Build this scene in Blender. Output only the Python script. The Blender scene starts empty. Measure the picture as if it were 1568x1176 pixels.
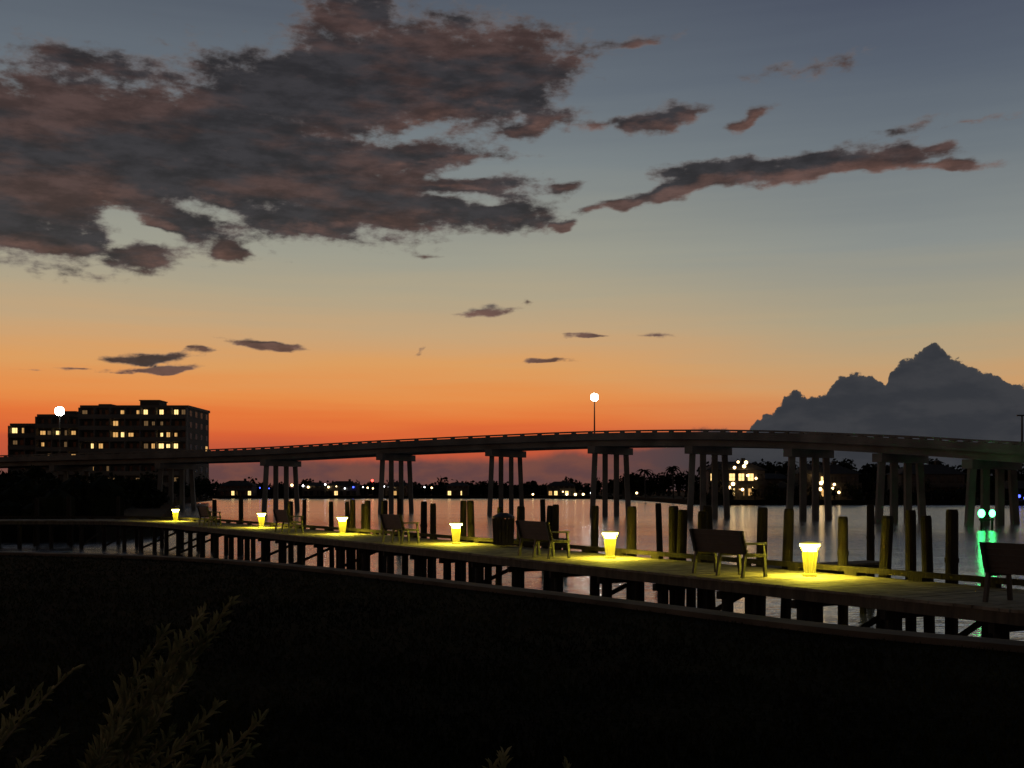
import bpy, math, random
import numpy as np
from mathutils import Vector, Matrix, noise as mnoise
random.seed(7)
S = bpy.context.scene
F = 1681.0
def lin(c):
    return tuple(((x/255)/12.92 if x/255 <= .04045 else ((x/255+.055)/1.055)**2.4) for x in c)+(1,)

# ---------------- materials ----------------
def mat(name, col, rough=.8, col2=None, scale=3, bump=0, bscale=20, emis=None, es=0, stretch=None, metal=0, sample=False, transl=0, spec=.5):
    m = bpy.data.materials.new(name); m.use_nodes = True
    n = m.node_tree.nodes; l = m.node_tree.links
    b = n['Principled BSDF']
    b.inputs['Roughness'].default_value = rough
    b.inputs['Specular IOR Level'].default_value = spec
    b.inputs['Metallic'].default_value = metal
    b.inputs['Base Color'].default_value = (*col, 1)
    tc = n.new('ShaderNodeTexCoord'); src = tc.outputs['Object']
    if stretch:
        mp = n.new('ShaderNodeMapping'); mp.inputs['Scale'].default_value = stretch
        l.new(src, mp.inputs['Vector']); src = mp.outputs['Vector']
    if col2:
        t = n.new('ShaderNodeTexNoise'); t.inputs['Scale'].default_value = scale; t.inputs['Detail'].default_value = 4
        l.new(src, t.inputs['Vector'])
        r = n.new('ShaderNodeValToRGB'); r.color_ramp.elements[0].position = .35; r.color_ramp.elements[1].position = .65
        r.color_ramp.elements[0].color = (*col, 1); r.color_ramp.elements[1].color = (*col2, 1)
        l.new(t.outputs['Fac'], r.inputs['Fac']); l.new(r.outputs['Color'], b.inputs['Base Color'])
        if transl:
            tr = n.new('ShaderNodeBsdfTranslucent'); l.new(r.outputs['Color'], tr.inputs['Color'])
            mx = n.new('ShaderNodeMixShader'); mx.inputs[0].default_value = transl
            l.new(b.outputs[0], mx.inputs[1]); l.new(tr.outputs[0], mx.inputs[2]); l.new(mx.outputs[0], n['Material Output'].inputs['Surface'])
    if bump:
        t2 = n.new('ShaderNodeTexNoise'); t2.inputs['Scale'].default_value = bscale; t2.inputs['Detail'].default_value = 3
        l.new(src, t2.inputs['Vector'])
        bp = n.new('ShaderNodeBump'); bp.inputs['Strength'].default_value = bump; bp.inputs['Distance'].default_value = .03
        l.new(t2.outputs['Fac'], bp.inputs['Height']); l.new(bp.outputs['Normal'], b.inputs['Normal'])
    if emis:
        b.inputs['Emission Color'].default_value = (*emis, 1); b.inputs['Emission Strength'].default_value = es
        if not sample: m.cycles.emission_sampling = 'NONE'
    return m

M_wood = mat('weathered_wood', (.05,.04,.028), .8, (.10,.08,.055), 2.5, .5, 30, stretch=(3,3,.4))
M_plank = mat('deck_planks', (.14,.12,.09), .8, (.28,.25,.2), 3, .4, 25, spec=.25)
M_pile = mat('piling_wood', (.018,.015,.012), .9, (.038,.031,.025), 4, .6, 15, stretch=(3,3,.4), spec=.2)
M_conc = mat('bridge_concrete', (.12,.115,.105), .9, (.21,.20,.18), .4, .3, 3)
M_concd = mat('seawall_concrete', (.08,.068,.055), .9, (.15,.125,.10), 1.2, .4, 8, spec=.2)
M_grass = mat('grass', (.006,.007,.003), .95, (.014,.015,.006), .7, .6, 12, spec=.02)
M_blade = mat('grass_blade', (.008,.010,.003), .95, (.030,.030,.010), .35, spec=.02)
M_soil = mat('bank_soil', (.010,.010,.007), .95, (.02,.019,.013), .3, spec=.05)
M_fol = mat('foliage', (.008,.011,.006), .9, (.02,.025,.012), .6, spec=.1)
M_trunk = mat('bark', (.03,.025,.02), .9, (.05,.04,.03), 3)
M_bench = mat('bench_slats', (.03,.024,.018), .6, (.045,.036,.028), 5)
M_iron = mat('cast_iron', (.02,.02,.02), .5)
M_wall = mat('condo_stucco', (.06,.055,.05), .9, (.085,.08,.075), .1)
M_slab = mat('condo_slab', (.10,.095,.09), .9, (.14,.13,.12), .2)
M_glassd = mat('dark_window', (.02,.022,.025), .15)
M_litw = mat('lit_window', (.5,.4,.25), .5, emis=(1,.54,.17), es=.75)
M_litb = mat('lit_window_bright', (.5,.4,.25), .5, emis=(1,.66,.25), es=1.7)
M_litdim = mat('lit_window_dim', (.5,.4,.25), .5, emis=(1,.58,.24), es=.13)
M_roof = mat('roof_shingle', (.02,.018,.017), .9, (.035,.032,.03), 2)
M_house = mat('house_siding', (.06,.05,.04), .85, (.085,.07,.06), .8)
M_lamp = mat('lamp_globe', (.9,.9,.9), .4, emis=(1,.97,.85), es=60, sample=True)
M_lens = mat('bollard_lens', (.9,.85,.5), .4, emis=(1,.88,.22), es=9, sample=True)
M_under = mat('bollard_downlight', (.9,.85,.5), .4, emis=(1,.84,.06), es=1150, sample=True)
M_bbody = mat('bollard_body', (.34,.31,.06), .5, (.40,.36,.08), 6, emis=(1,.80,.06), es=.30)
M_stem = mat('shrub_stem', (.20,.17,.10), .8, (.34,.29,.19), 20)
M_leaf = mat('shrub_leaf', (.11,.13,.055), .6, (.36,.34,.18), 9, transl=.3, spec=.3)
def glow(name, c, s): return mat(name, c, .5, emis=c, es=s)
G_y = glow('light_warm', (1,.68,.3), 7); G_w = glow('light_white', (.95,.97,1), 6)
G_r = glow('light_red', (1,.06,.04), 6); G_b = glow('light_blue', (.06,.10,1), 4); G_g = glow('light_green', (.05,1,.22), 16)

# ---------------- geometry builder ----------------
class G:
    def __init__(s): s.v=[]; s.f=[]; s.m=[]
    def add(s, vs, fs, mi=0):
        o=len(s.v); s.v+= [tuple(p) for p in vs]; s.f+=[tuple(i+o for i in f) for f in fs]; s.m+=[mi]*len(fs)
    def box(s, c, d, rz=0, mi=0):
        ca,sa=math.cos(rz),math.sin(rz); vs=[]
        for z in(-.5,.5):
            for x,y in((-.5,-.5),(.5,-.5),(.5,.5),(-.5,.5)):
                X,Y=x*d[0],y*d[1]; vs.append((c[0]+X*ca-Y*sa, c[1]+X*sa+Y*ca, c[2]+z*d[2]))
        s.add(vs,[(3,2,1,0),(4,5,6,7),(0,1,5,4),(1,2,6,5),(2,3,7,6),(3,0,4,7)],mi)
    def cyl(s,p0,p1,r0,r1,n=10,mi=0,cap=True):
        p0,p1=Vector(p0),Vector(p1); a=(p1-p0).normalized()
        u=a.cross(Vector((0,1,0)) if abs(a.y)<.9 else Vector((1,0,0))).normalized(); w=a.cross(u)
        vs=[]
        for p,r in((p0,r0),(p1,r1)):
            for i in range(n):
                t=2*math.pi*i/n; vs.append(p+u*math.cos(t)*r+w*math.sin(t)*r)
        fs=[(i,(i+1)%n,n+(i+1)%n,n+i) for i in range(n)]
        if cap: fs+=[tuple(range(n-1,-1,-1)),tuple(range(n,2*n))]
        s.add(vs,fs,mi)
    def beam(s,p0,p1,w,h,mi=0):
        p0,p1=Vector(p0),Vector(p1); a=(p1-p0).normalized()
        up=Vector((0,0,1)) if abs(a.z)<.95 else Vector((0,1,0))
        u=a.cross(up).normalized(); q=u.cross(a).normalized(); vs=[]
        for p in(p0,p1):
            for x,y in((-.5,-.5),(.5,-.5),(.5,.5),(-.5,.5)): vs.append(p+u*x*w+q*y*h)
        s.add(vs,[(3,2,1,0),(4,5,6,7),(0,1,5,4),(1,2,6,5),(2,3,7,6),(3,0,4,7)],mi)
    def ball(s,c,r,n=8,mi=0,sz=1):
        vs=[];fs=[];m=n//2
        for j in range(m+1):
            ph=math.pi*j/m
            for i in range(n):
                t=2*math.pi*i/n; vs.append((c[0]+r*math.sin(ph)*math.cos(t),c[1]+r*math.sin(ph)*math.sin(t),c[2]+sz*r*math.cos(ph)))
        for j in range(m):
            for i in range(n): fs.append((j*n+i,(j+1)*n+i,(j+1)*n+(i+1)%n,j*n+(i+1)%n))
        s.add(vs,fs,mi)
    def sweep(s,pts,o1,o2,z1,z2,mi=0):
        vs=[]
        for i,p in enumerate(pts):
            a=pts[max(i-1,0)]; b=pts[min(i+1,len(pts)-1)]
            d=Vector((b[0]-a[0],b[1]-a[1])).normalized(); nx,ny=d.y,-d.x
            for o,z in((o1,z1),(o2,z1),(o2,z2),(o1,z2)): vs.append((p[0]+nx*o,p[1]+ny*o,p[2]+z))
        fs=[]
        for i in range(len(pts)-1):
            for k in range(4): fs.append((i*4+k,i*4+(k+1)%4,(i+1)*4+(k+1)%4,(i+1)*4+k))
        fs+=[(0,1,2,3),tuple(len(vs)-4+k for k in(3,2,1,0))]
        s.add(vs,fs,mi)
    def obj(s,name,mats,parent=None,smooth=False,loc=None,rz=0):
        me=bpy.data.meshes.new(name); me.from_pydata(s.v,[],s.f)
        for m in mats: me.materials.append(m)
        me.polygons.foreach_set('material_index',s.m)
        if smooth: me.polygons.foreach_set('use_smooth',[True]*len(s.f))
        me.update(); o=bpy.data.objects.new(name,me); S.collection.objects.link(o)
        if parent: o.parent=parent
        if loc: o.location=loc
        o.rotation_euler[2]=rz
        return o
def empty(name,loc=(0,0,0),rz=0):
    e=bpy.data.objects.new(name,None); e.location=loc; e.rotation_euler[2]=rz; e.empty_display_size=.3
    S.collection.objects.link(e); return e
def smooth_path(P,k=6):
    out=[];n=len(P)
    for i in range(n-1):
        p0,p1,p2,p3=[Vector(P[j]) for j in(max(i-1,0),i,i+1,min(i+2,n-1))]
        for j in range(k):
            t=j/k
            out.append(.5*((2*p1)+(p2-p0)*t+(2*p0-5*p1+4*p2-p3)*t*t+(3*p1-p0-3*p2+p3)*t**3))
    out.append(Vector(P[-1])); return out

# ---------------- water ----------------
g=G(); g.add([(-6000,-3000,0),(6000,-3000,0),(6000,9000,0),(-6000,9000,0)],[(0,1,2,3)])
mw=bpy.data.materials.new('river_water'); mw.use_nodes=True
n=mw.node_tree.nodes; l=mw.node_tree.links; b=n['Principled BSDF']
b.inputs['Base Color'].default_value=(.84,.87,.90,1); b.inputs['Roughness'].default_value=.14; b.inputs['IOR'].default_value=1.4; b.inputs['Metallic'].default_value=.8
tc=n.new('ShaderNodeTexCoord')
pm=n.new('ShaderNodeMapping'); pm.inputs['Scale'].default_value=(.018,.10,1); pm.inputs['Rotation'].default_value=(0,0,.1); l.new(tc.outputs['Object'],pm.inputs['Vector'])
pn_=n.new('ShaderNodeTexNoise'); pn_.inputs['Scale'].default_value=1; pn_.inputs['Detail'].default_value=3; l.new(pm.outputs[0],pn_.inputs['Vector'])
pr=n.new('ShaderNodeMapRange'); pr.inputs[1].default_value=.38; pr.inputs[2].default_value=.62; pr.inputs[3].default_value=.5; pr.inputs[4].default_value=1.0; l.new(pn_.outputs['Fac'],pr.inputs[0])
prev=None
for sc,st,dist,rot in(((.9,2.2,1),1.0,.12,.25),((3,6.5,1),.8,.045,-.2),((.10,.3,1),.6,.25,.1)):
    mp=n.new('ShaderNodeMapping'); mp.inputs['Scale'].default_value=sc; mp.inputs['Rotation'].default_value=(0,0,rot)
    l.new(tc.outputs['Object'],mp.inputs['Vector'])
    t=n.new('ShaderNodeTexNoise'); t.inputs['Scale'].default_value=1; t.inputs['Detail'].default_value=2
    l.new(mp.outputs['Vector'],t.inputs['Vector'])
    bp=n.new('ShaderNodeBump'); l.new(pr.outputs[0],bp.inputs['Strength']); bp.inputs['Distance'].default_value=dist
    l.new(t.outputs['Fac'],bp.inputs['Height'])
    if prev: l.new(prev.outputs['Normal'],bp.inputs['Normal'])
    prev=bp
l.new(prev.outputs['Normal'],b.inputs['Normal'])
g.obj('river_water',[mw])

# ---------------- lawn + seawall ----------------
edge=smooth_path([(40,-30,1.5),(20,-6,1.5),(12,3.5,1.5),(8,8.2,1.5),(5.2,11.1,1.5),(3.45,12.75,1.5),(.16,17.1,1.5),(-6.4,24.5,1.5),(-12.9,27.7,1.5),(-25,31,1.5),(-60,36,1.5),(-120,38,1.5)],6)
g=G(); NV=len(edge)
rows=14; vs=[]
for p in edge:
    for r in range(rows+1):
        t=(r/rows)**2; y=p.y+(-90-p.y)*t
        vs.append((p.x,y,1.5))
fs=[]
for i in range(NV-1):
    for r in range(rows):
        a=i*(rows+1)+r; fs.append((a,a+1,a+rows+2,a+rows+1))
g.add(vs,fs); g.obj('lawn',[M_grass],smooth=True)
E=empty('seawall')
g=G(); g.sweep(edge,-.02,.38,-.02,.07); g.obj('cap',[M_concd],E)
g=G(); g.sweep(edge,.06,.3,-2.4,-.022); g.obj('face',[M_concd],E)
g=G()
def ex(y):
    for a,b_ in zip(edge,edge[1:]):
        if min(a.y,b_.y)<=y<=max(a.y,b_.y): return a.x+(b_.x-a.x)*(y-a.y)/(b_.y-a.y+1e-9)
    return 0
for i in range(75000):
    y=5.5*(28/5.5)**(random.random()); x=random.uniform(-.55,.55)*y
    if x>ex(y)-.1: continue
    h=random.uniform(.02,.05)*(1+.6*mnoise.noise(Vector((x*.8,y*.8,0)))); a=random.uniform(0,6.28); w=.003+.0007*y
    dx,dy=math.cos(a)*w,math.sin(a)*w; lx,ly=random.gauss(0,.02),random.gauss(0,.02)
    g.add([(x-dx,y-dy,1.495),(x+dx,y+dy,1.495),(x+lx,y+ly,1.5+h)],[(0,1,2)])
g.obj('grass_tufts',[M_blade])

# ---------------- dock ----------------
DZ=1.5
C=smooth_path([(14.5,6.1,0),(10.8,12.3,0),(5.67,20.9,0),(2.36,26.4,0),(-1.7,33.4,0),(-6.3,40.8,0),(-11,48,0),(-18,58,0),(-24,61,0),(-34,60,0),(-60,57,0)],5)
acc=[0]
for a,b_ in zip(C,C[1:]): acc.append(acc[-1]+(b_-a).length)
def at(s):
    for i in range(len(C)-1):
        if acc[i+1]>=s or i==len(C)-2:
            t=(s-acc[i])/(acc[i+1]-acc[i]); p=C[i].lerp(C[i+1],t); d=(C[i+1]-C[i]).normalized(); return p,d,Vector((d.y,-d.x,0))
def s_of_y(y):
    for i in range(len(C)-1):
        if C[i].y<=y<=C[i+1].y: return acc[i]+(acc[i+1]-acc[i])*(y-C[i].y)/(C[i+1].y-C[i].y)
    return 0
def on(y,off): 
    p,d,nn=at(s_of_y(y)); return p+nn*off,d,nn
O1,O2=-1.9,1.0
E=empty('wooden_dock')
g=G(); s=0
while s<acc[-1]-.2:
    p,d,nn=at(s+.07); c=p+nn*((O1+O2)/2+random.uniform(-.015,.015))
    g.box((c.x,c.y,DZ-.022+random.uniform(-.003,.003)),(O2-O1,.142,.044),math.atan2(nn.y,nn.x)); s+=.15
g.obj('deck_boards',[M_plank],E)
g=G()
for o in(O1+.03,-.45,O2-.12): g.sweep(C,o,o+.07,DZ-.22,DZ-.046)
g.obj('stringers',[M_wood],E)
g=G(); g.sweep(C,O2-.16,O2-.02,DZ+.07,DZ+.17)
s=.5
while s<acc[-1]:
    p,d,nn=at(s); c=p+nn*(O2-.09); g.box((c.x,c.y,DZ+.035),(.14,.3,.07),math.atan2(nn.y,nn.x)); s+=1.5
g.obj('bull_rail',[M_pile],E)
g=G(); s=.6
while s<acc[-1]:
    p,d,nn=at(s)
    for o in(O1+.25,O2-.3):
        c=p+nn*o; g.cyl((c.x,c.y,-1),(c.x,c.y,DZ-.2),.12,.11,10)
    a=p+nn*(O1+.02); b_=p+nn*(O2-.05)
    g.beam((a.x,a.y,DZ-.30),(b_.x,b_.y,DZ-.30),.1,.14)
    if random.random()<.35:
        g.beam((a.x+nn.x*.2,a.y+nn.y*.2,.1),(b_.x-nn.x*.3,b_.y-nn.y*.3,DZ-.5),.05,.1)
    s+=1.9
g.obj('support_piles',[M_pile],E)

for yy,L in((24.3,5.5),(37.3,6)):
    p,d,nn=on(yy,O2+.02); e=empty('finger_pier')
    g=G(); k=0
    while k<L:
        c=p+nn*(k+.07); g.box((c.x,c.y,DZ-.17),(.142,.8,.04),math.atan2(nn.y,nn.x)); k+=.15
    g.obj('boards',[M_wood],e)
    g=G()
    for o in(-.35,.35):
        a=p+d*o; b_=a+nn*L; g.beam((a.x,a.y,DZ-.28),(b_.x,b_.y,DZ-.28),.08,.16)
    for k in(L*.5,L-.1):
        for o in(-.36,.36):
            c=p+nn*k+d*o; g.cyl((c.x,c.y,-1),(c.x,c.y,DZ-.19),.09,.09,8)
    g.obj('frame',[M_pile],e)

ys=[(19.0,0),(19.45,.1),(19.75,0),(20.5,.2),(21.15,0),(22.5,0),(23.4,.3),(24.75,0),(24.95,.5),(25.45,0),(25.7,.1),(27.1,0),(28.7,.1),(30.25,0),(30.6,0),(31.9,0),(33.3,.2),(34.4,0),(35.1,.1),(36.7,0),(37.8,.3),(40,0),(40.6,.3),(41.2,0),(41.8,.2),(42.3,0),(42.8,.1),(44,0),(46.7,.1),(47.6,0),(53,0),(56,0)]
P=[]
for y,o in ys:
    p,d,nn=on(y,1.22+o); P.append((p.x,p.y))
for y,o in((25.2,7.5),(33,7.5),(39,7.6),(50,8)):
    p,d,nn=on(y,o); P.append((p.x,p.y))
P+=[(-25.5,63.2),(-27.2,62.9),(-30,63),(-22.8,63.6)]
for i,(x,y) in enumerate(P):
    g=G(); h=2.72+random.uniform(-.11,.09); r=random.uniform(.095,.13); lx,ly=random.gauss(0,.022),random.gauss(0,.022)
    n_=12; levels=[(-1.2,r*1.08),(0,r*1.06),(.5,r*1.0),(DZ,r),(h-.06,r*.95),(h,r*.8)]
    for (z0,r0),(z1,r1) in zip(levels,levels[1:]):
        g.cyl((lx*z0,ly*z0,z0),(lx*z1,ly*z1,z1),r0,r1,n_,cap=(z1==h))
    if i%4==0:
        for k in range(3): g.cyl((lx*1.9,ly*1.9,1.85+k*.03),(lx*1.9,ly*1.9,1.875+k*.03),r*1.12,r*1.12,12)
    g.obj('mooring_piling',[M_pile],loc=(x,y,0),smooth=False)

# ---------------- bollard lights ----------------
def bollard(p):
    e=empty('bollard_light',(p.x,p.y,DZ+.002),random.uniform(0,1))
    g=G(); prof=[(0,.135),(.05,.135),(.06,.095),(.30,.112),(.44,.132),(.46,.137),(.475,.137)]
    for (z0,r0),(z1,r1) in zip(prof,prof[1:]): g.cyl((0,0,z0),(0,0,z1),r0,r1,20)
    for i in range(10):
        t=i*math.pi/5; g.beam((.098*math.cos(t),.098*math.sin(t),.07),(.136*math.cos(t),.136*math.sin(t),.44),.018,.018)
    g.obj('post',[M_bbody],e)
    g=G(); g.cyl((0,0,.476),(0,0,.588),.125,.135,24); g.cyl((0,0,.592),(0,0,.622),.188,.192,24); g.obj('lens',[M_lens],e)
    g=G(); N=24; vs=[]
    for r in(.142,.186):
        for i in range(N): t=2*math.pi*i/N; vs.append((r*math.cos(t),r*math.sin(t),.586))
    g.add(vs,[(i,N+i,N+(i+1)%N,(i+1)%N)[::-1] for i in range(N)]); g.obj('downlight_ring',[M_under],e)
    g=G(); g.cyl((0,0,.624),(0,0,.636),.196,.196,24); g.cyl((0,0,.636),(0,0,.655),.196,.08,24)
    for i in range(4):
        t=i*math.pi/2+.4; g.cyl((.132*math.cos(t),.132*math.sin(t),.47),(.19*math.cos(t),.19*math.sin(t),.60),.007,.007,6)
    g.obj('cap',[M_bbody],e)
for y in(20.9,26.4,33.4,40.8,47.9,57.6): 
    p,d,nn=on(y,0); bollard(p)

# ---------------- benches ----------------
def bench(p,nn):
    e=empty('park_bench',(p.x,p.y,DZ+.002),math.atan2(-nn.x,nn.y)); L=1.5
    g=G()
    for i in range(5): g.beam((-L/2,-.02+i*.1,.44-.006*i),(L/2,-.02+i*.1,.44-.006*i),.085,.03)
    g.obj('seat',[M_bench],e)
    g=G()
    for i in range(5):
        z=.48+i*.09; y=-.10-(z-.5)*.28; g.beam((-L/2,y,z),(L/2,y,z),.03,.087)
    g.obj('backrest',[M_bench],e)
    for k,x in enumerate((-L/2+.06,0,L/2-.06)):
        g=G()
        g.beam((x,-.16,0),(x,-.09,.44),.055,.055); 
        if k!=1: g.beam((x,-.12,.44),(x,-.235,.88),.055,.05)
        g.beam((x,.42,0),(x,.38,.44),.055,.055); g.beam((x,-.1,.41),(x,.42,.40),.055,.05)
        if k!=1:
            g.beam((x,.385,.44),(x,.36,.62),.05,.045); g.beam((x,-.16,.635),(x,.42,.63),.07,.04)
        g.obj('frame_%d'%(k+1),[M_iron],e)
for y in(16.2,21.8,27.5,34.8,43,51):
    p,d,nn=on(y,-1.22); bench(p,nn)
p,d,nn=on(31.6,.45); e=empty('trash_receptacle',(p.x,p.y,DZ+.002))
g=G()
for i in range(16):
    t=i*math.pi/8; g.beam((.26*math.cos(t),.26*math.sin(t),.06),(.29*math.cos(t),.29*math.sin(t),.82),.07,.02)
g.cyl((0,0,.04),(0,0,.8),.235,.25,16); g.obj('slatted_body',[M_bench],e)
g=G(); g.cyl((0,0,.83),(0,0,.88),.33,.32,18); g.cyl((0,0,.88),(0,0,.98),.32,.12,18); g.obj('lid',[M_iron],e)

# ---------------- bridge ----------------
B=[(-142,195,7.6),(-114,187,8.04),(-89.9,179,8.37),(-68.6,171,8.64),(-49.8,163,8.8),(-32.6,155,9.05),(-15.5,147,9.62),(-.74,139,9.9),(11.7,130,9.94),(21.7,121,9.63),(30.6,113,9.07),(37.2,105,8.33),(42.9,98,7.58),(47.6,91,6.8),(51.6,84,6.0),(56,76,5.2)]
BP=smooth_path(B,6)
E=empty('road_bridge')
W=4.3
g=G(); g.sweep(BP,-W,W,-1.05,-.82); g.obj('deck_slab',[M_conc],E)
g=G()
for sgn in(-1,1):
    o=sgn*(W-.15); g.sweep(BP,o-.14,o+.14,-.818,-.27); g.sweep(BP,o-.12,o+.12,-.17,0)
    for a,b_ in zip(BP,BP[1:]):
        d=(b_-a); n_=max(1,int(d.length/1.5))
        nn=Vector((d.y,-d.x,0)).normalized()
        for k in range(n_):
            c=a+d*(k/n_)+nn*o; g.box((c.x,c.y,c.z-.22),(.2,.55,.098),math.atan2(nn.y,nn.x))
g.obj('parapet',[M_conc],E)
g=G()
for o in(-3.4,-1.15,1.15,3.4):
    g.sweep(BP,o-.2,o+.2,-1.75,-1.052)
g.obj('girders',[M_conc],E)
g=G()
for i in range(1,len(B)-1):
    p=Vector(B[i]); d=(Vector(B[i+1])-Vector(B[i-1])); d.z=0; d.normalize(); nn=Vector((d.y,-d.x,0))
    zt=p.z-1.76; a=p-nn*4.1; b_=p+nn*4.1
    g.beam((a.x,a.y,zt-.42),(b_.x,b_.y,zt-.42),1.0,.82)
    for k,o in enumerate((-3.3,-1.2,1.2,3.3)):
        sp=1.0+(.2 if k in(0,3) else 0.02)
        t=p+nn*o; q=p+nn*o*sp
        g.beam((t.x,t.y,zt-.8),(q.x,q.y,-1.5),.6,.6)
g.obj('pile_bents',[M_conc],E)

def bridge_lamp(x,y,z,h,r=.42):
    e=empty('street_lamp',(x,y,z))
    g=G(); g.cyl((0,0,0),(0,0,.5),.16,.12,10); g.cyl((0,0,.5),(0,0,h),.10,.06,10); g.cyl((0,0,h),(0,0,h+.12),.16,.2,10); g.obj('pole',[M_iron],e)
    g=G(); g.ball((0,0,h+r+.05),r,14); g.obj('globe',[M_lamp],e,smooth=True)
def bpos(i,t,o):
    a=Vector(B[i]).lerp(Vector(B[i+1]),t); d=Vector(B[i+1])-Vector(B[i]); nn=Vector((d.y,-d.x,0)).normalized(); return a+nn*o
bridge_lamp(9.9,131.8,9.15,4.6,.46)
bridge_lamp(-71.5,173.5,7.9,6.9,.72)
e=empty('utility_pole',(44.6,96,6.5)); g=G(); g.cyl((0,0,0),(0,0,3.2),.1,.07,8); g.box((0,0,3.15),(.9,.15,.12)); g.obj('pole',[M_iron],e)

def car(x,y,z,rz,nm='car'):
    e=empty(nm,(x,y,z),rz)
    g=G()
    prof=[(-2.2,.3),(-2.2,.85),(-1.5,.95),(-.9,1.42),(.6,1.42),(1.2,.95),(2.1,.82),(2.2,.3)]
    vs=[(a,-.85,h) for a,h in prof]+[(a,.85,h) for a,h in prof]; k=len(prof)
    g.add(vs,[tuple(range(k)),tuple(range(2*k-1,k-1,-1))]+[(i,i+k,(i+1)%k+k,(i+1)%k) for i in range(k)]); g.obj('body',[M_iron],e)
    g=G()
    for wx in(-1.4,1.4):
        for wy in(-.8,.8): g.cyl((wx,wy-.1,.32),(wx,wy+.1,.32),.32,.32,12)
    g.obj('wheels',[M_iron],e)
    g=G(); 
    for wy in(-.6,.6): g.ball((2.2,wy,.65),.16,8)
    g.obj('headlights',[G_w],e)
p=bpos(1,.7,2); car(p.x,p.y,p.z-.8,math.radians(-30))

# ---------------- left bank, far shores ----------------
def land(name,poly,z,m,zb=-1):
    g=G(); k=len(poly)
    g.add([(x,y,z) for x,y in poly]+[(x,y,zb) for x,y in poly],[tuple(range(k))]+[(i,(i+1)%k,(i+1)%k+k,i+k) for i in range(k)])
    return g.obj(name,[m])
land('left_bank',[(-400,64),(-60,63.5),(-25,66),(-24,75),(-33,105),(-46,150),(-62,200),(-75,250),(-90,330),(-400,330)],1.2,M_soil)
land('far_shore',[(-1500,398),(-300,395),(-90,393),(-40,396),(10,393),(36,360),(38,280),(38,236),(44,230),(60,229),(120,228),(200,226),(600,230),(2500,900),(0,2500),(-2500,900)],1.0,M_soil)

def tree_geo(g,x,y,z,h,w,leafs,ls,palm=False):
    if palm:
        lean=random.uniform(-.6,.6); g.cyl((x,y,z),(x+lean,y,z+h*.85),.22,.15,6,mi=1)
        for i in range(14):
            a=i*.45+random.random()*.3; L=w*random.uniform(.8,1.1); el=random.uniform(-.1,.9)
            pts=[Vector((x+lean+math.cos(a)*L*t, y+math.sin(a)*L*t, z+h*.85+L*(math.sin(el)*t-.9*t*t))) for t in(0,.35,.7,1)]
            for q0,q1,w0,w1 in zip(pts,pts[1:],(.1,.35,.3),(.35,.3,.03)):
                sd=Vector((-math.sin(a),math.cos(a),0)); dn=Vector((0,0,-.5))
                for sg in(-1,1):
                    g.add([q0,q1,q1+(sd*sg+dn)*w1,q0+(sd*sg+dn)*w0],[(0,1,2,3)])
        return
    g.cyl((x,y,z),(x,y,z+h*.5),w*.07,w*.04,6,mi=1)
    lumps=[]
    for i in range(7):
        a=random.uniform(0,6.28); rr=random.uniform(0,.33)*w
        lumps.append((x+math.cos(a)*rr,y+math.sin(a)*rr,z+h*random.uniform(.35,.82),w*random.uniform(.16,.3)))
        g.cyl((x,y,z+h*.35),lumps[-1][:3],w*.03,w*.012,5,mi=1)
    for i in range(leafs):
        lx,ly,lz,lr=random.choice(lumps)
        v=Vector((random.gauss(0,1),random.gauss(0,1),random.gauss(0,.8))); v=v.normalized()*lr*random.random()**.4*random.uniform(.8,1.15)
        c=Vector((lx,ly,lz))+v
        a=Vector((random.gauss(0,1),random.gauss(0,1),random.gauss(0,1))).normalized()*ls*random.uniform(.5,1.2)
        q=a.cross(Vector((random.gauss(0,1),random.gauss(0,1),random.gauss(0,1)))).normalized()*ls*.6
        g.add([c-a,c+q,c+a,c-q],[(0,1,2,3)])
def shrub_row(g,path,h,w,step,leafs,ls):
    pts=[Vector((a[0],a[1],0)) for a in path]
    for a,b_ in zip(pts,pts[1:]):
        n_=int((b_-a).length/step)+1
        for k in range(n_):
            c=a.lerp(b_,k/n_); hh=h*random.uniform(.65,1.15)
            g.ball((c.x,c.y,1.0+hh*.35),hh*.5,7,sz=1.1)
            for i in range(leafs):
                v=Vector((random.gauss(0,1),random.gauss(0,1),abs(random.gauss(0,1)))).normalized()
                q=Vector((c.x+v.x*w*.5,c.y+v.y*w*.5,1.0+hh*(.2+.75*v.z)))
                aa=Vector((random.gauss(0,1),random.gauss(0,1),random.gauss(0,1))).normalized()*ls
                bb=aa.cross(Vector((random.gauss(0,1),random.gauss(0,1),random.gauss(0,1)))).normalized()*ls*.6
                g.add([q-aa,q+bb,q+aa,q-bb],[(0,1,2,3)])
g=G()
shrub_row(g,[(-80,68),(-27,69)],2.3,3.2,1.6,60,.22)
shrub_row(g,[(-75,80),(-29,84)],3.2,4,2.2,60,.3)
shrub_row(g,[(-110,110),(-37,108)],4.2,5,2.8,70,.4)
g.obj('shoreline_shrubs',[M_fol,M_trunk])
g=G()
for i in range(46):
    y=random.uniform(118,150); x=random.uniform(-.50,-.325)*y
    if x>-38-(y-115)*.25: continue
    u=x/y; tv=5.6 if u<-.42 else (4.3 if u<-.335 else 3.2)
    tree_geo(g,x,y,1.1,tv*random.uniform(.7,1.05)-.8,4.5,420,.32)
for i in range(30):
    y=random.uniform(200,235); x=random.uniform(-.46,-.275)*y
    tree_geo(g,x,y,1.1,random.uniform(3,5.4),6,260,.45)
g.obj('bank_trees',[M_fol,M_trunk])
g=G()
x=-230
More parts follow.
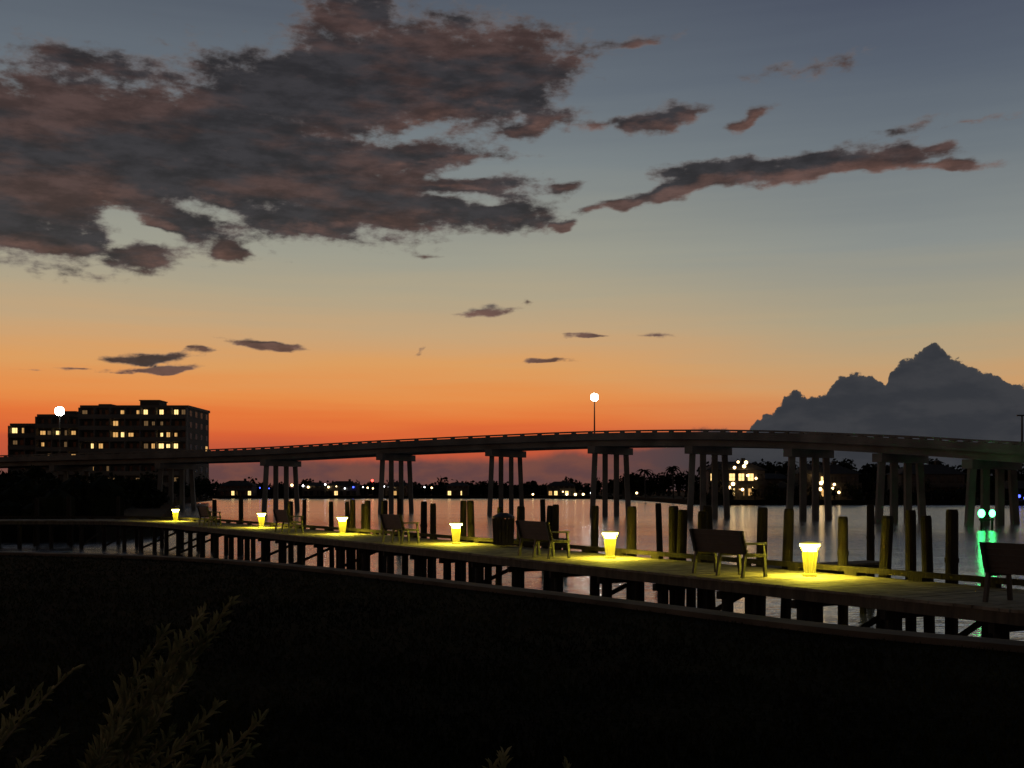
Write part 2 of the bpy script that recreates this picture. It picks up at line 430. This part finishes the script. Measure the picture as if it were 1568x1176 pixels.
while x<60:
    y=425+random.uniform(-8,25); hh=random.uniform(3.6,6.4)
    tree_geo(g,x,y,.8,hh,random.uniform(7,11),170,.9); x+=random.uniform(2.6,4.6)
shrub_row(g,[(-300,412),(-90,410),(-40,414),(20,412)],4.3,6,4,26,.8)
g.obj('distant_treeline',[M_fol,M_trunk])
g=G()
x=28
while x<165:
    y=(282 if x>46 else 375)+random.uniform(-8,22)
    hh=random.uniform(8.5,12.0) if x>46 else random.uniform(6,9)
    X=x*y/275
    tree_geo(g,X,y,.8,hh,random.uniform(7,11),420,.6); x+=random.uniform(1.9,3.2)
for i in range(60):
    y=random.uniform(266,274); x=random.uniform(.19,.5)*y
    tree_geo(g,x,y,.8,random.uniform(3,6.5),5.5,260,.5)
# small trees between the houses and the seawall
for x_,y_,h_,w_ in((43,232,4.5,4),(46.2,231,2.6,2.6),(51.2,231.5,3.6,2.8),(55,233,4.6,4),(61,233,4.2,4),(63.5,232,3.2,3),(67.9,231,2.9,2.4),(72,232,4.4,4),(77,233,5,5),(83,234,4,5),(89,236,5,5),(97,234,3.6,5)):
    tree_geo(g,x_,y_,.9,h_,w_,200,.24)
for u,h in((.125,8.5),(.151,9.5),(.262,10.8),(.31,10.5),(.345,9.5),(.40,11)):
    tree_geo(g,u*268,275,.8,h,2.4,0,0,palm=True)
shrub_row(g,[(39,240),(44,232.5),(47,231)],1.8,3,1.6,36,.25)
shrub_row(g,[(54,231.5),(66,231.5)],1.6,3,1.6,36,.25)
shrub_row(g,[(73,231.5),(130,231),(230,230)],2.4,4,2.4,36,.4)
g.obj('shoreline_trees',[M_fol,M_trunk])

# ---------------- condominium ----------------
E=empty('condominium_building')
gw,gs,gd,gl,gb,gm=G(),G(),G(),G(),G(),G()
D=262.0
lit=[(128,662),(126,650),(165,660),(182,662),(198,661),(165,673),(180,678),(158,688),(172,690),(255,632),(276,632),(236,636),(258,663),(274,672),(250,681),(262,681),(276,680),(28,652),(22,662),(32,686),(70,672),(248,660),(203,672),(150,688),(92,660),(48,650)]
litp=[((u-784)*D/F,3.15+(750-v)*D/F) for u,v in lit]
def block(x0,x1,y0,y1,ztop,nfl,bays,z0=1.2):
    gw.box(((x0+x1)/2,(y0+y1)/2,(z0+ztop)/2),(x1-x0,y1-y0,ztop-z0))
    fh=(ztop-z0)/nfl; bw=(x1-x0)/bays
    for f in range(nfl):
        z=z0+f*fh
        gs.box(((x0+x1)/2,y0-.8,z+.1),(x1-x0+.3,1.6,.22))
        gs.box(((x0+x1)/2,y0-1.55,z+.62),(x1-x0+.3,.08,.8))
        for b_ in range(bays+1):
            if b_%2==0: gs.box((x0+b_*bw,y0-.8,z+fh/2+.1),(.25,1.55,fh-.25))
        for b_ in range(bays):
            cx=x0+(b_+.5)*bw; cz=z+fh*.62
            best=min(((cx-px)**2+(cz-pz)**2) for px,pz in litp)
            r=random.random()
            ww=bw*random.choice((.5,.5,.32,.62)); hw=fh*random.choice((.42,.42,.32))
            T=gb if best<.9 else gl if best<2.2 and r<.6 else gm if r<.16 else gl if r<.19 else gd
            T.box((cx+random.uniform(-.15,.15),y0-.03,cz),(ww,.06,hw))
            gs.box((cx,y0-.07,cz),(.07,.03,hw))
        for k in range(4):
            yy=y0+(k+.5)*(y1-y0)/4
            (gl if random.random()<.06 else gd).box((x1+.03,yy,z+fh*.56),(.06,1.6,fh*.5))
    gs.box(((x0+x1)/2,(y0+y1)/2,ztop+.3),(x1-x0+.5,y1-y0+.5,.6))
block(-101.2,-76.2,258,276,22.4,8,14)
block(-112.6,-101.3,261,277,20.5,7,6)
block(-120.4,-112.7,264,278,18.5,6,4)
gw.box((-87.5,268,23.7),(4.6,6,1.9)); gs.box((-87.5,268,24.75),(5,6.4,.2)); gw.box((-98.5,268,23.4),(3,5,1.0)); gw.box((-107,268,21.6),(3,5,1.2))
for k,(gx) in enumerate((-99,-95,-91.5,-88)): gm.box((gx,256.1,2.9+.2*(k%2)),(2.4,.1,1.3))
for gx in(-96.5,-93,-84.2,-89.6): gl.box((gx,255.9,4.4),(.8,.1,.6))
gw.obj('walls',[M_wall],E); gs.obj('balconies_and_slabs',[M_slab],E); gd.obj('dark_windows',[M_glassd],E)
gl.obj('lit_windows',[M_litw],E); gb.obj('bright_windows',[M_litb],E); gm.obj('dim_windows',[M_litdim],E)

# ---------------- waterfront houses ----------------
def house(x,y,w,dp,h,litmode,rz=0):
    e=empty('waterfront_house',(x,y,1.0),rz)
    g=G(); g.box((0,0,h/2),(w,dp,h)); g.obj('walls',[M_house],e)
    g=G(); rh=w*.16; o=.6
    g.add([(-w/2-o,-dp/2-o,h),(w/2+o,-dp/2-o,h),(w/2+o,dp/2+o,h),(-w/2-o,dp/2+o,h),(-w/4,0,h+rh),(w/4,0,h+rh)],[(0,1,5,4),(1,2,5),(2,3,4,5),(3,0,4),(3,2,1,0)]); 
    g.box((w*.2,.5,h+rh*.9),(.8,.8,rh)); g.obj('roof',[M_roof],e)
    gl,gd,gf,gk=G(),G(),G(),G(); nf=2; nb=int(w/2)
    for f in range(nf):
        for b_ in range(nb):
            cx=-w/2+(b_+.5)*w/nb; cz=(f+.52)*h/nf
            T=(gl if random.random()<.45 else gk) if litmode(f,(b_+.5)/nb) else gd
            T.box((cx,-dp/2-.03,cz),(1.15,.05,1.5)); gf.box((cx,-dp/2-.07,cz),(.06,.04,1.5)); gf.box((cx,-dp/2-.07,cz),(1.15,.04,.06))
    for b_ in range(nb+1): gf.box((-w/2+b_*w/nb,-dp/2-1.8,h/4),(.18,.18,h/2))
    gf.box((0,-dp/2-.95,h/2-.02),(w+.2,1.9,.18)); gf.box((0,-dp/2-1.83,h/2+.5),(w+.2,.06,.7))
    gf.box((w*.08,-dp/2-.06,1.05),(1,.08,2.1))
    gd.obj('dark_windows',[M_glassd],e); gl.obj('lit_windows',[M_litb],e); gk.obj('soft_windows',[M_litw],e); gf.obj('porch_and_trim',[M_house],e)
    return e
e=house(48.2,240,12,9,6.4,lambda f,t: .35<t<.9 or (f==1 and t<.2))
g=G(); 
for q in((-.6,-5.2,6.9),(2.2,-5.2,5.2),(.8,-6.6,2.2),(3.1,-6.6,2.5),(-2.0,-6.6,2.6),(1.5,-5,7.2),(1.9,-5,8.0),(.2,-5,8.1),(4.0,-5.2,4.6),(-1.2,-6.6,3.4)): g.ball(q,random.uniform(.26,.4),8)
g.obj('porch_lights',[G_y],e)
e=house(68.5,242,13,9,5.6,lambda f,t: .2<t<.7 and f==0 or .3<t<.5)
g=G()
for q in((-2.4,-6.6,2.3),(-1.2,-5.2,3.8),(.2,-6.6,2.5),(-3.3,-5.2,5.2),(1.6,-6.6,1.6),(-3.1,-5.2,6.6),(-.6,-6.6,1.4),(-2.2,-6.6,3.6),(.6,-6.6,3.3)): g.ball(q,random.uniform(.26,.42),8)
g.obj('porch_lights',[G_y],e)
house(58.5,248,8,7,4.6,lambda f,t: False)
house(93,247,14,9,5.6,lambda f,t: f==0 and t>.9)
for x,y,w in((-62,404,11),(-42,408,9),(-72,403,8),(18,404,10),(-100,401,12),(-20,407,8)):
    house(x,y,w,7,3.6,lambda f,t: f==0 and random.random()<.25)
e=empty('gazebo',(58,236,1.0)); g=G()
for i in range(6): t=i*math.pi/3; g.cyl((2*math.cos(t),2*math.sin(t),0),(2*math.cos(t),2*math.sin(t),2.6),.1,.1,6)
g.cyl((0,0,0),(0,0,.2),2.4,2.4,6); g.obj('posts_and_floor',[M_wood],e)
g=G(); g.cyl((0,0,2.6),(0,0,4.0),2.9,.15,6); g.obj('roof',[M_roof],e)

e=empty('distant_shore_lights')
Ls=[(360,746,'r'),(376,748,'w'),(308,745,'w'),(398,749,'b'),(412,750,'b'),(447,745,'y'),(455,747,'y'),(464,746,'w'),(472,748,'y'),(498,744,'w'),(503,748,'y'),(515,747,'y'),(528,750,'w'),(541,748,'b'),(556,748,'w'),(563,749,'y'),(570,738,'r'),(571,750,'y'),(588,747,'w'),(598,750,'y'),(650,748,'w'),(661,749,'y'),(816,759,'y'),(862,755,'y'),(868,759,'w'),(881,761,'y'),(893,759,'y'),(905,757,'w'),(926,753,'y'),(928,762,'y'),(975,757,'y')]
gp=G(); gg={k:G() for k in 'rwyb'}
for u,v,c in Ls:
    d=398 ; x=(u-784)*d/F; z=max(3.15-(v-750)*d/F,.95)+.5
    r={'w':.36,'y':.44,'b':.36,'r':.46}[c]*random.uniform(.5,1.1)
    gg[c].ball((x,d,z),r,8); gp.cyl((x,d+.3,0),(x,d+.3,z),.06,.05,5)
gp.obj('posts',[M_iron],e)
for k,mm in(('r',G_r),('w',G_w),('y',G_y),('b',G_b)): gg[k].obj('lamps_'+k,[mm],e)
e=empty('private_pier',(0,0,0)); g=G()
g.box((48.5,90,.75),(9,1.6,.12)); 
for i in range(5):
    for s_ in(-.7,.7): g.cyl((44.6+i*2.0,90+s_,-1),(44.6+i*2.0,90+s_,1.5 if i%2 else .9),.1,.09,8)
g.obj('deck_and_piles',[M_pile],e)
# green lights sit between the bridge bents, toward the channel
e=empty('channel_marker',(37.2,87,0)); g=G()
for x_ in(0,.85): g.cyl((x_,0,-1),(x_,0,.95),.11,.1,8)
g.box((.42,0,.78),(1.2,.12,.14)); g.obj('piles',[M_pile],e)
g=G()
for x_,r_ in((0,.27),(.85,.24)): g.ball((x_,-.02,1.28),r_,10,sz=1.25)
g.obj('green_lights',[G_g],e)
e=empty('boathouse',(105,220,0)); g=G()
for a in(-5,0,5):
    for b_ in(-3,3): g.cyl((a,b_,-1),(a,b_,3.4),.15,.15,6)
g.box((0,0,1.0),(11,7,.15)); g.obj('frame',[M_pile],e)
g=G(); g.add([(-6,-4,3.4),(6,-4,3.4),(6,4,3.4),(-6,4,3.4),(-6,0,5),(6,0,5)],[(0,1,5,4),(2,3,4,5),(0,4,3),(1,2,5),(3,2,1,0)]); g.obj('roof',[M_roof],e)
g=G()
for q in((-6.6,-4.4,1.5),(-5.4,-4.4,1.9),(-4.2,-4.4,1.5),(-3.2,-4.4,2.0)): g.ball(q,.32,8)
g.obj('blue_lights',[G_b],e)

# ---------------- foreground shrubs ----------------
def shrub(root,tips,name='garden_shrub'):
    e=empty(name,root); R=Vector(root); gs_,gl_=G(),G()
    for tip,dens in tips:
        T=Vector(tip)-R
        mid=T*.5+Vector((-T.x*.3,-T.y*.2,.12))
        N=34; pts=[]
        for i in range(N+1):
            t=i/N; pts.append(mid*2*t*(1-t)+T*t*t+Vector((random.gauss(0,.003),random.gauss(0,.003),0)))
        for i in range(N):
            r0=.008*(1-i/N)+.002; r1=.008*(1-(i+1)/N)+.002
            gs_.cyl(pts[i],pts[i+1],r0,r1,6,cap=False)
        for i in range(int(N*.35),N+1):
            ax=(pts[min(i+1,N)]-pts[i-1]).normalized()
            for k in range(dens):
                a=random.uniform(0,6.28); t=random.random()
                rad=Vector((math.cos(a),math.sin(a),random.uniform(-.3,.5))); rad=(rad-ax*rad.dot(ax)).normalized()
                dr=(ax*random.uniform(.4,1.3)+rad*random.uniform(.5,1.1)+Vector((0,0,.25))).normalized()
                L=random.uniform(.028,.062)*(1.0 if i<N-2 else .8); w=L*.105
                sd=dr.cross(rad if abs(dr.dot(rad))<.95 else Vector((0,0,1))).normalized()
                b0=pts[i-1].lerp(pts[i],t)
                up=dr.cross(sd)*L*.12
                gl_.add([b0,b0+dr*L*.4+sd*w+up,b0+dr*L*.75+sd*w*.8+up,b0+dr*L,b0+dr*L*.75-sd*w*.8+up,b0+dr*L*.4-sd*w+up],[(0,1,2,3),(0,3,4,5)])
    gs_.obj('stems',[M_stem],e); gl_.obj('leaves',[M_leaf],e)
def T(u,v,d): return ((u-784)*d/F,d,3.15-(v-750)*d/F)
shrub((-1.25,2.55,1.5),[(T(355,925,2.6),12),(T(312,938,2.65),11),(T(334,965,2.6),11),(T(248,972,2.55),11),(T(275,1005,2.55),10),(T(402,1105,2.5),9),(T(215,1050,2.5),10),(T(330,1085,2.5),9),(T(285,1040,2.5),10),(T(180,1120,2.4),9),(T(260,1130,2.45),9),(T(380,1150,2.4),9),(T(230,1100,2.6),9),(T(310,1140,2.6),9)])
shrub((-1.75,2.75,1.5),[(T(112,1025,2.8),5),(T(60,1060,2.9),5),(T(15,1065,2.8),5),(T(90,1130,2.7),5)])
shrub((-.05,2.5,1.5),[(T(772,1158,2.6),6),(T(752,1172,2.6),5),(T(870,1174,2.65),5)])

# ---------------- camera ----------------
cam=bpy.data.cameras.new('camera'); co=bpy.data.objects.new('camera',cam); S.collection.objects.link(co)
co.location=(0,0,3.15); co.rotation_euler=(math.radians(90),0,0)
cam.sensor_width=36; cam.lens=36*F/1568; cam.shift_y=162/1568; cam.clip_end=20000; cam.clip_start=.05
S.camera=co

# ---------------- sun (already set: only a trace) ----------------
sd=bpy.data.lights.new('sun','SUN'); sd.energy=.02; sd.angle=math.radians(10); sd.color=(1,.6,.4)
so=bpy.data.objects.new('sun',sd); S.collection.objects.link(so)
az=math.radians(-9); el=math.radians(1.5)
dirv=Vector((math.sin(az)*math.cos(el),math.cos(az)*math.cos(el),math.sin(el)))
so.rotation_euler=dirv.to_track_quat('Z','Y').to_euler()

# ---------------- world: nishita dusk ----------------
w=bpy.data.worlds.new('World'); S.world=w; w.use_nodes=True
nt=w.node_tree; n=nt.nodes; l=nt.links
ns=n.new('ShaderNodeTexSky'); ns.sky_type='NISHITA'; ns.sun_disc=False; ns.sun_elevation=math.radians(-2); ns.sun_rotation=math.radians(-9)
l.new(ns.outputs[0],n['Background'].inputs['Color']); n['Background'].inputs['Strength'].default_value=.05

# ---------------- sky dome ----------------
def AZ(u): return math.degrees(math.atan((u-784)/F))
def EL(u,v): return math.degrees(math.atan((750-v)/F*math.cos(math.radians(AZ(u)))))
K=1/(F*math.pi/180)
azs=np.array(list(np.arange(-180,-40,4.))+list(np.arange(-40,40,.2))+list(np.arange(40,180.1,4.)))
els=np.array([-4.,-2.,-1.]+list(np.arange(-.5,30,.16))+[31,33,36,40,45,50,56,62,68,74,80,85,89.9])
A,EE=np.meshgrid(azs,els)
na,ne=len(azs),len(els)
ell=[(60,240,290,130,0,1.3),(330,235,280,135,8,1.35),(540,130,230,95,22,1.25),(560,20,150,55,25,.7),(735,130,180,66,12,1.2),(600,285,240,76,0,1.3),(760,325,85,36,-3,.95),(480,335,120,38,0,1.0),
(870,95,80,22,14,.7),(960,68,80,11,8,.6),(210,392,65,26,0,1.0),(362,386,42,18,-8,1.0),(60,368,110,24,0,1.1),(180,110,150,30,-5,.5),
(858,284,48,15,0,.9),(852,347,28,9,0,.9),(1010,180,60,20,12,.9),(800,195,110,14,16,.6),(930,190,70,9,5,.45),(1155,185,50,9,20,.6),
(960,310,80,10,12,1.0),(1050,285,90,16,16,1.1),(1120,262,110,20,2,1.15),(1250,252,150,19,6,1.15),(1370,240,100,18,0,1.1),(1450,252,75,9,-3,.9),
(1400,195,60,8,12,.5),(1490,182,60,6,4,.4),(1270,95,70,14,5,.34),(748,475,50,9,5,1.0),(903,513,36,4,0,.9),(1008,512,28,3.5,0,.55),(848,552,46,4,4,.8),
(398,526,56,8,-6,1.1),(240,545,62,6,3,.9),(250,563,50,6,3,.9),(150,564,60,3.5,0,.7),(315,535,18,4.5,10,.7),(645,540,8,5,30,.5),(655,390,16,4,0,.35),(822,459,12,3,0,.5),(30,562,30,2.5,0,.5)]
neg=[(188,340,42,26,-25,1.1),(235,358,50,9,-12,.7),(700,262,120,14,6,.9),(310,318,60,16,-8,.6),(690,300,80,9,-6,.8),(650,200,100,9,18,.4),(560,352,60,8,0,.3)]
WX=np.zeros_like(A); WY=np.zeros_like(A)
for i in range(ne):
    if els[i]<-.6 or els[i]>30: continue
    for j in range(na):
        if abs(azs[j])>40: continue
        q=Vector((azs[j]*.35,els[i]*.9,0)); q2=q*2.7
        WX[i,j]=mnoise.noise(q+Vector((5,3,1)))*.75+mnoise.noise(q2+Vector((1,9,4)))*.5
        WY[i,j]=mnoise.noise(q+Vector((15,31,7)))*.24+mnoise.noise(q2+Vector((11,2,8)))*.18
def field(X,Y):
    f=np.full_like(X,-1.2)
    def r_(u,v,a,c,rt,k):
        dx=X-AZ(u); dy=Y-EL(u,v); ct,st_=math.cos(math.radians(rt)),math.sin(math.radians(rt))
        return np.hypot((dx*ct+dy*st_)/(a*K*k),(-dx*st_+dy*ct)/(c*K*k))
    for u,v,a,c,rt,s_ in ell: f=np.maximum(f,s_*(1-r_(u,v,a,c,rt,1.12)))
    f=np.minimum(f,.75)
    for u,v,a,c,rt,s_ in neg: f=f-np.maximum(0,s_*(1-r_(u,v,a,c,rt,1.3)))
    return f
F0=field(A+WX,EE+WY); F1=field(A+WX+.1,EE+WY-.5)
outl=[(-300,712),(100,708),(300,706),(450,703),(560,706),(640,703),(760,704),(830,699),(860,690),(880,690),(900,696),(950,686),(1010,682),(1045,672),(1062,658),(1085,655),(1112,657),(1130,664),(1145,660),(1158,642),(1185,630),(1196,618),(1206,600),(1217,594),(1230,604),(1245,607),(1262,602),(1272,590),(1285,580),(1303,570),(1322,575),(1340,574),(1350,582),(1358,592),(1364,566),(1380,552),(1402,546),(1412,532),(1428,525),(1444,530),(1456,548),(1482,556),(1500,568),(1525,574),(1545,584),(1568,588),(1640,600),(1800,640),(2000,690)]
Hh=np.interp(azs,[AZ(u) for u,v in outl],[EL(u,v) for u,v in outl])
Rr=5500.
ar,er=np.radians(A),np.radians(EE)
co_=np.stack([np.sin(ar)*np.cos(er)*Rr,np.cos(ar)*np.cos(er)*Rr,np.sin(er)*Rr],-1).reshape(-1,3)
fc_=[]
for i in range(ne-1):
    o=i*na
    for j in range(na-1): fc_.append((o+j,o+j+1,o+na+j+1,o+na+j))
me=bpy.data.meshes.new('sky'); me.from_pydata(co_.tolist(),[],fc_)
for nm,arr in(('f0',F0),('f1',F1),('h',np.repeat(Hh[None,:],ne,0))):
    at_=me.attributes.new(nm,'FLOAT','POINT'); at_.data.foreach_set('value',arr.astype(np.float32).ravel())
sky_ob=bpy.data.objects.new('sky',me); S.collection.objects.link(sky_ob); sky_ob.visible_shadow=False
ms=bpy.data.materials.new('dusk_sky'); ms.use_nodes=True; ms.cycles.emission_sampling='NONE'; me.materials.append(ms)
nt=ms.node_tree; n=nt.nodes; l=nt.links
for q in list(n): n.remove(q)
class NB:
    def __init__(s,t): s.t=t; s.n=t.nodes; s.l=t.links
    def put(s,x,inp):
        if isinstance(x,bpy.types.NodeSocket): s.l.new(x,inp)
        else: inp.default_value=x
    def math(s,op,*a,clamp=False):
        m=s.n.new('ShaderNodeMath'); m.operation=op; m.use_clamp=clamp
        for i,x in enumerate(a): s.put(x,m.inputs[i])
        return m.outputs[0]
    def vmath(s,op,*a):
        m=s.n.new('ShaderNodeVectorMath'); m.operation=op
        for i,x in enumerate(a): s.put(x,m.inputs[i])
        return m.outputs[0]
    def sstep(s,x,a,b_,c=0,d=1):
        m=s.n.new('ShaderNodeMapRange'); m.interpolation_type='SMOOTHSTEP'
        s.put(x,m.inputs[0]); 
        for i,q in enumerate((a,b_,c,d)): s.put(q,m.inputs[1+i])
        return m.outputs[0]
    def noise(s,vec,detail,rough=.5,scale=1):
        m=s.n.new('ShaderNodeTexNoise'); s.put(vec,m.inputs['Vector']); m.noise_dimensions='2D'; m.inputs['Scale'].default_value=scale
        m.inputs['Detail'].default_value=detail; m.inputs['Roughness'].default_value=rough
        return m.outputs['Fac']
    def mapping(s,vec,rot=0,sc=(1,1,1)):
        m=s.n.new('ShaderNodeMapping'); s.put(vec,m.inputs['Vector'])
        m.inputs['Rotation'].default_value=(0,0,rot); m.inputs['Scale'].default_value=sc
        return m.outputs[0]
    def mix(s,f,a,b_):
        m=s.n.new('ShaderNodeMix'); m.data_type='RGBA'
        s.put(f,m.inputs[0]); s.put(a,m.inputs[6]); s.put(b_,m.inputs[7]); return m.outputs[2]
    def attr(s,nm):
        m=s.n.new('ShaderNodeAttribute'); m.attribute_name=nm; return m.outputs['Fac']
b=NB(nt)
tc=n.new('ShaderNodeTexCoord'); nrm=b.vmath('NORMALIZE',tc.outputs['Object'])
sx=n.new('ShaderNodeSeparateXYZ'); l.new(nrm,sx.inputs[0])
azn=b.math('MULTIPLY',b.math('ARCTAN2',sx.outputs[0],sx.outputs[1]),57.29578)
eln=b.math('MULTIPLY',b.math('ARCSINE',sx.outputs[2]),57.29578)
cb=n.new('ShaderNodeCombineXYZ'); l.new(azn,cb.inputs[0]); l.new(eln,cb.inputs[1]); PV=cb.outputs[0]
st=b.noise(b.mapping(PV,.03,(.06,1.1,1)),3,.55)
elj=b.math('MULTIPLY_ADD',b.math('SUBTRACT',st,.5),1.3,eln)
t=b.math('DIVIDE',elj,60,clamp=True)
def ramp(stops):
    r=n.new('ShaderNodeValToRGB'); cr=r.color_ramp; stops=sorted(stops)
    while len(cr.elements)<len(stops): cr.elements.new(.5)
    for i,(e,c) in enumerate(stops): cr.elements[i].position=e/60
    for i,(e,c) in enumerate(stops): cr.elements[i].color=lin(c)
    l.new(t,r.inputs[0]); return r.outputs[0]
rl=ramp([(0,(150,80,64)),(60,(34,38,48)),(2.0,(192,86,58)),(2.8,(216,98,54)),(3.7,(228,118,58)),(4.8,(230,142,74)),(6.3,(220,158,96)),(8.3,(196,164,124)),(10,(176,163,136)),(12,(158,157,142)),(16.5,(124,132,134)),(20,(102,111,120)),(24,(84,92,104)),(36,(50,56,68))])
rr=ramp([(0,(120,82,74)),(60,(32,36,46)),(2.0,(168,102,76)),(3.7,(204,138,88)),(5,(204,156,106)),(6.3,(190,160,120)),(8.3,(168,159,134)),(12,(138,143,140)),(16.5,(108,117,124)),(20,(88,97,110)),(24,(72,79,96)),(36,(46,52,66))])
sky=b.mix(b.sstep(azn,0,22),rl,rr)
def dens(a,vec,fine=True):
    f=b.attr(a)
    f=b.math('MULTIPLY_ADD',b.math('SUBTRACT',b.noise(b.mapping(vec,.22,(.16,.5,1)),5,.6),.5),1.25,f)
    if fine: f=b.math('MULTIPLY_ADD',b.math('SUBTRACT',b.noise(b.mapping(vec,.15,(1.0,2.0,1)),4,.6),.5),.7,f)
    return f
d0=dens('f0',PV); d1=dens('f1',b.vmath('ADD',PV,(.1,-.5,0)),False)
alpha=b.sstep(d0,-.04,.40)
core=b.sstep(d0,.05,.48)
cn=b.noise(b.mapping(PV,.25,(.12,.45,1)),4,.6)
ccol=b.mix(b.sstep(cn,.42,.64),lin((50,48,51)),lin((75,58,55)))
ccol=b.mix(core,lin((102,93,91)),ccol)
under=b.sstep(b.math('SUBTRACT',d0,d1),.2,.85)
ccol=b.mix(b.math('MULTIPLY',under,.38),ccol,lin((128,92,80)))
dk=b.noise(b.mapping(PV,.2,(.35,1.1,1)),5,.62)
hsv=n.new('ShaderNodeHueSaturation'); l.new(ccol,hsv.inputs['Color']); l.new(b.sstep(dk,.3,.7,.68,1.28),hsv.inputs['Value'])
sky=b.mix(b.math('MULTIPLY',alpha,.96),sky,hsv.outputs[0])
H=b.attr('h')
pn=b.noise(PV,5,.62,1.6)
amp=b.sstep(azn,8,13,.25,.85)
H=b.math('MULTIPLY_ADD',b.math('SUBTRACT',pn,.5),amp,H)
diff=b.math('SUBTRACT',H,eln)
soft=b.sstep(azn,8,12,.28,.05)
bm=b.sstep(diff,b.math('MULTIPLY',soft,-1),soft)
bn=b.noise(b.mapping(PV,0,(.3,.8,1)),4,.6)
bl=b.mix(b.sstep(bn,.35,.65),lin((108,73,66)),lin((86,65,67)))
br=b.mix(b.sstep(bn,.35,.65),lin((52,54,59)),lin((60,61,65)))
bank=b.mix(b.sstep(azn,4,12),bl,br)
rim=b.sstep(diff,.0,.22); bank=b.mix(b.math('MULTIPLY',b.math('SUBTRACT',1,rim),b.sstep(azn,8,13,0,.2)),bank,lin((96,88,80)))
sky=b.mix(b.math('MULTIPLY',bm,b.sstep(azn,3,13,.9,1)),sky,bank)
ef=b.sstep(sx.outputs[1],-.35,.75,.34,1)
em=n.new('ShaderNodeEmission'); l.new(sky,em.inputs['Color']); l.new(ef,em.inputs['Strength'])
ow=n.new('ShaderNodeOutputMaterial'); l.new(em.outputs[0],ow.inputs['Surface'])
S.view_settings.view_transform='Standard'; S.view_settings.look='None'; S.view_settings.exposure=0
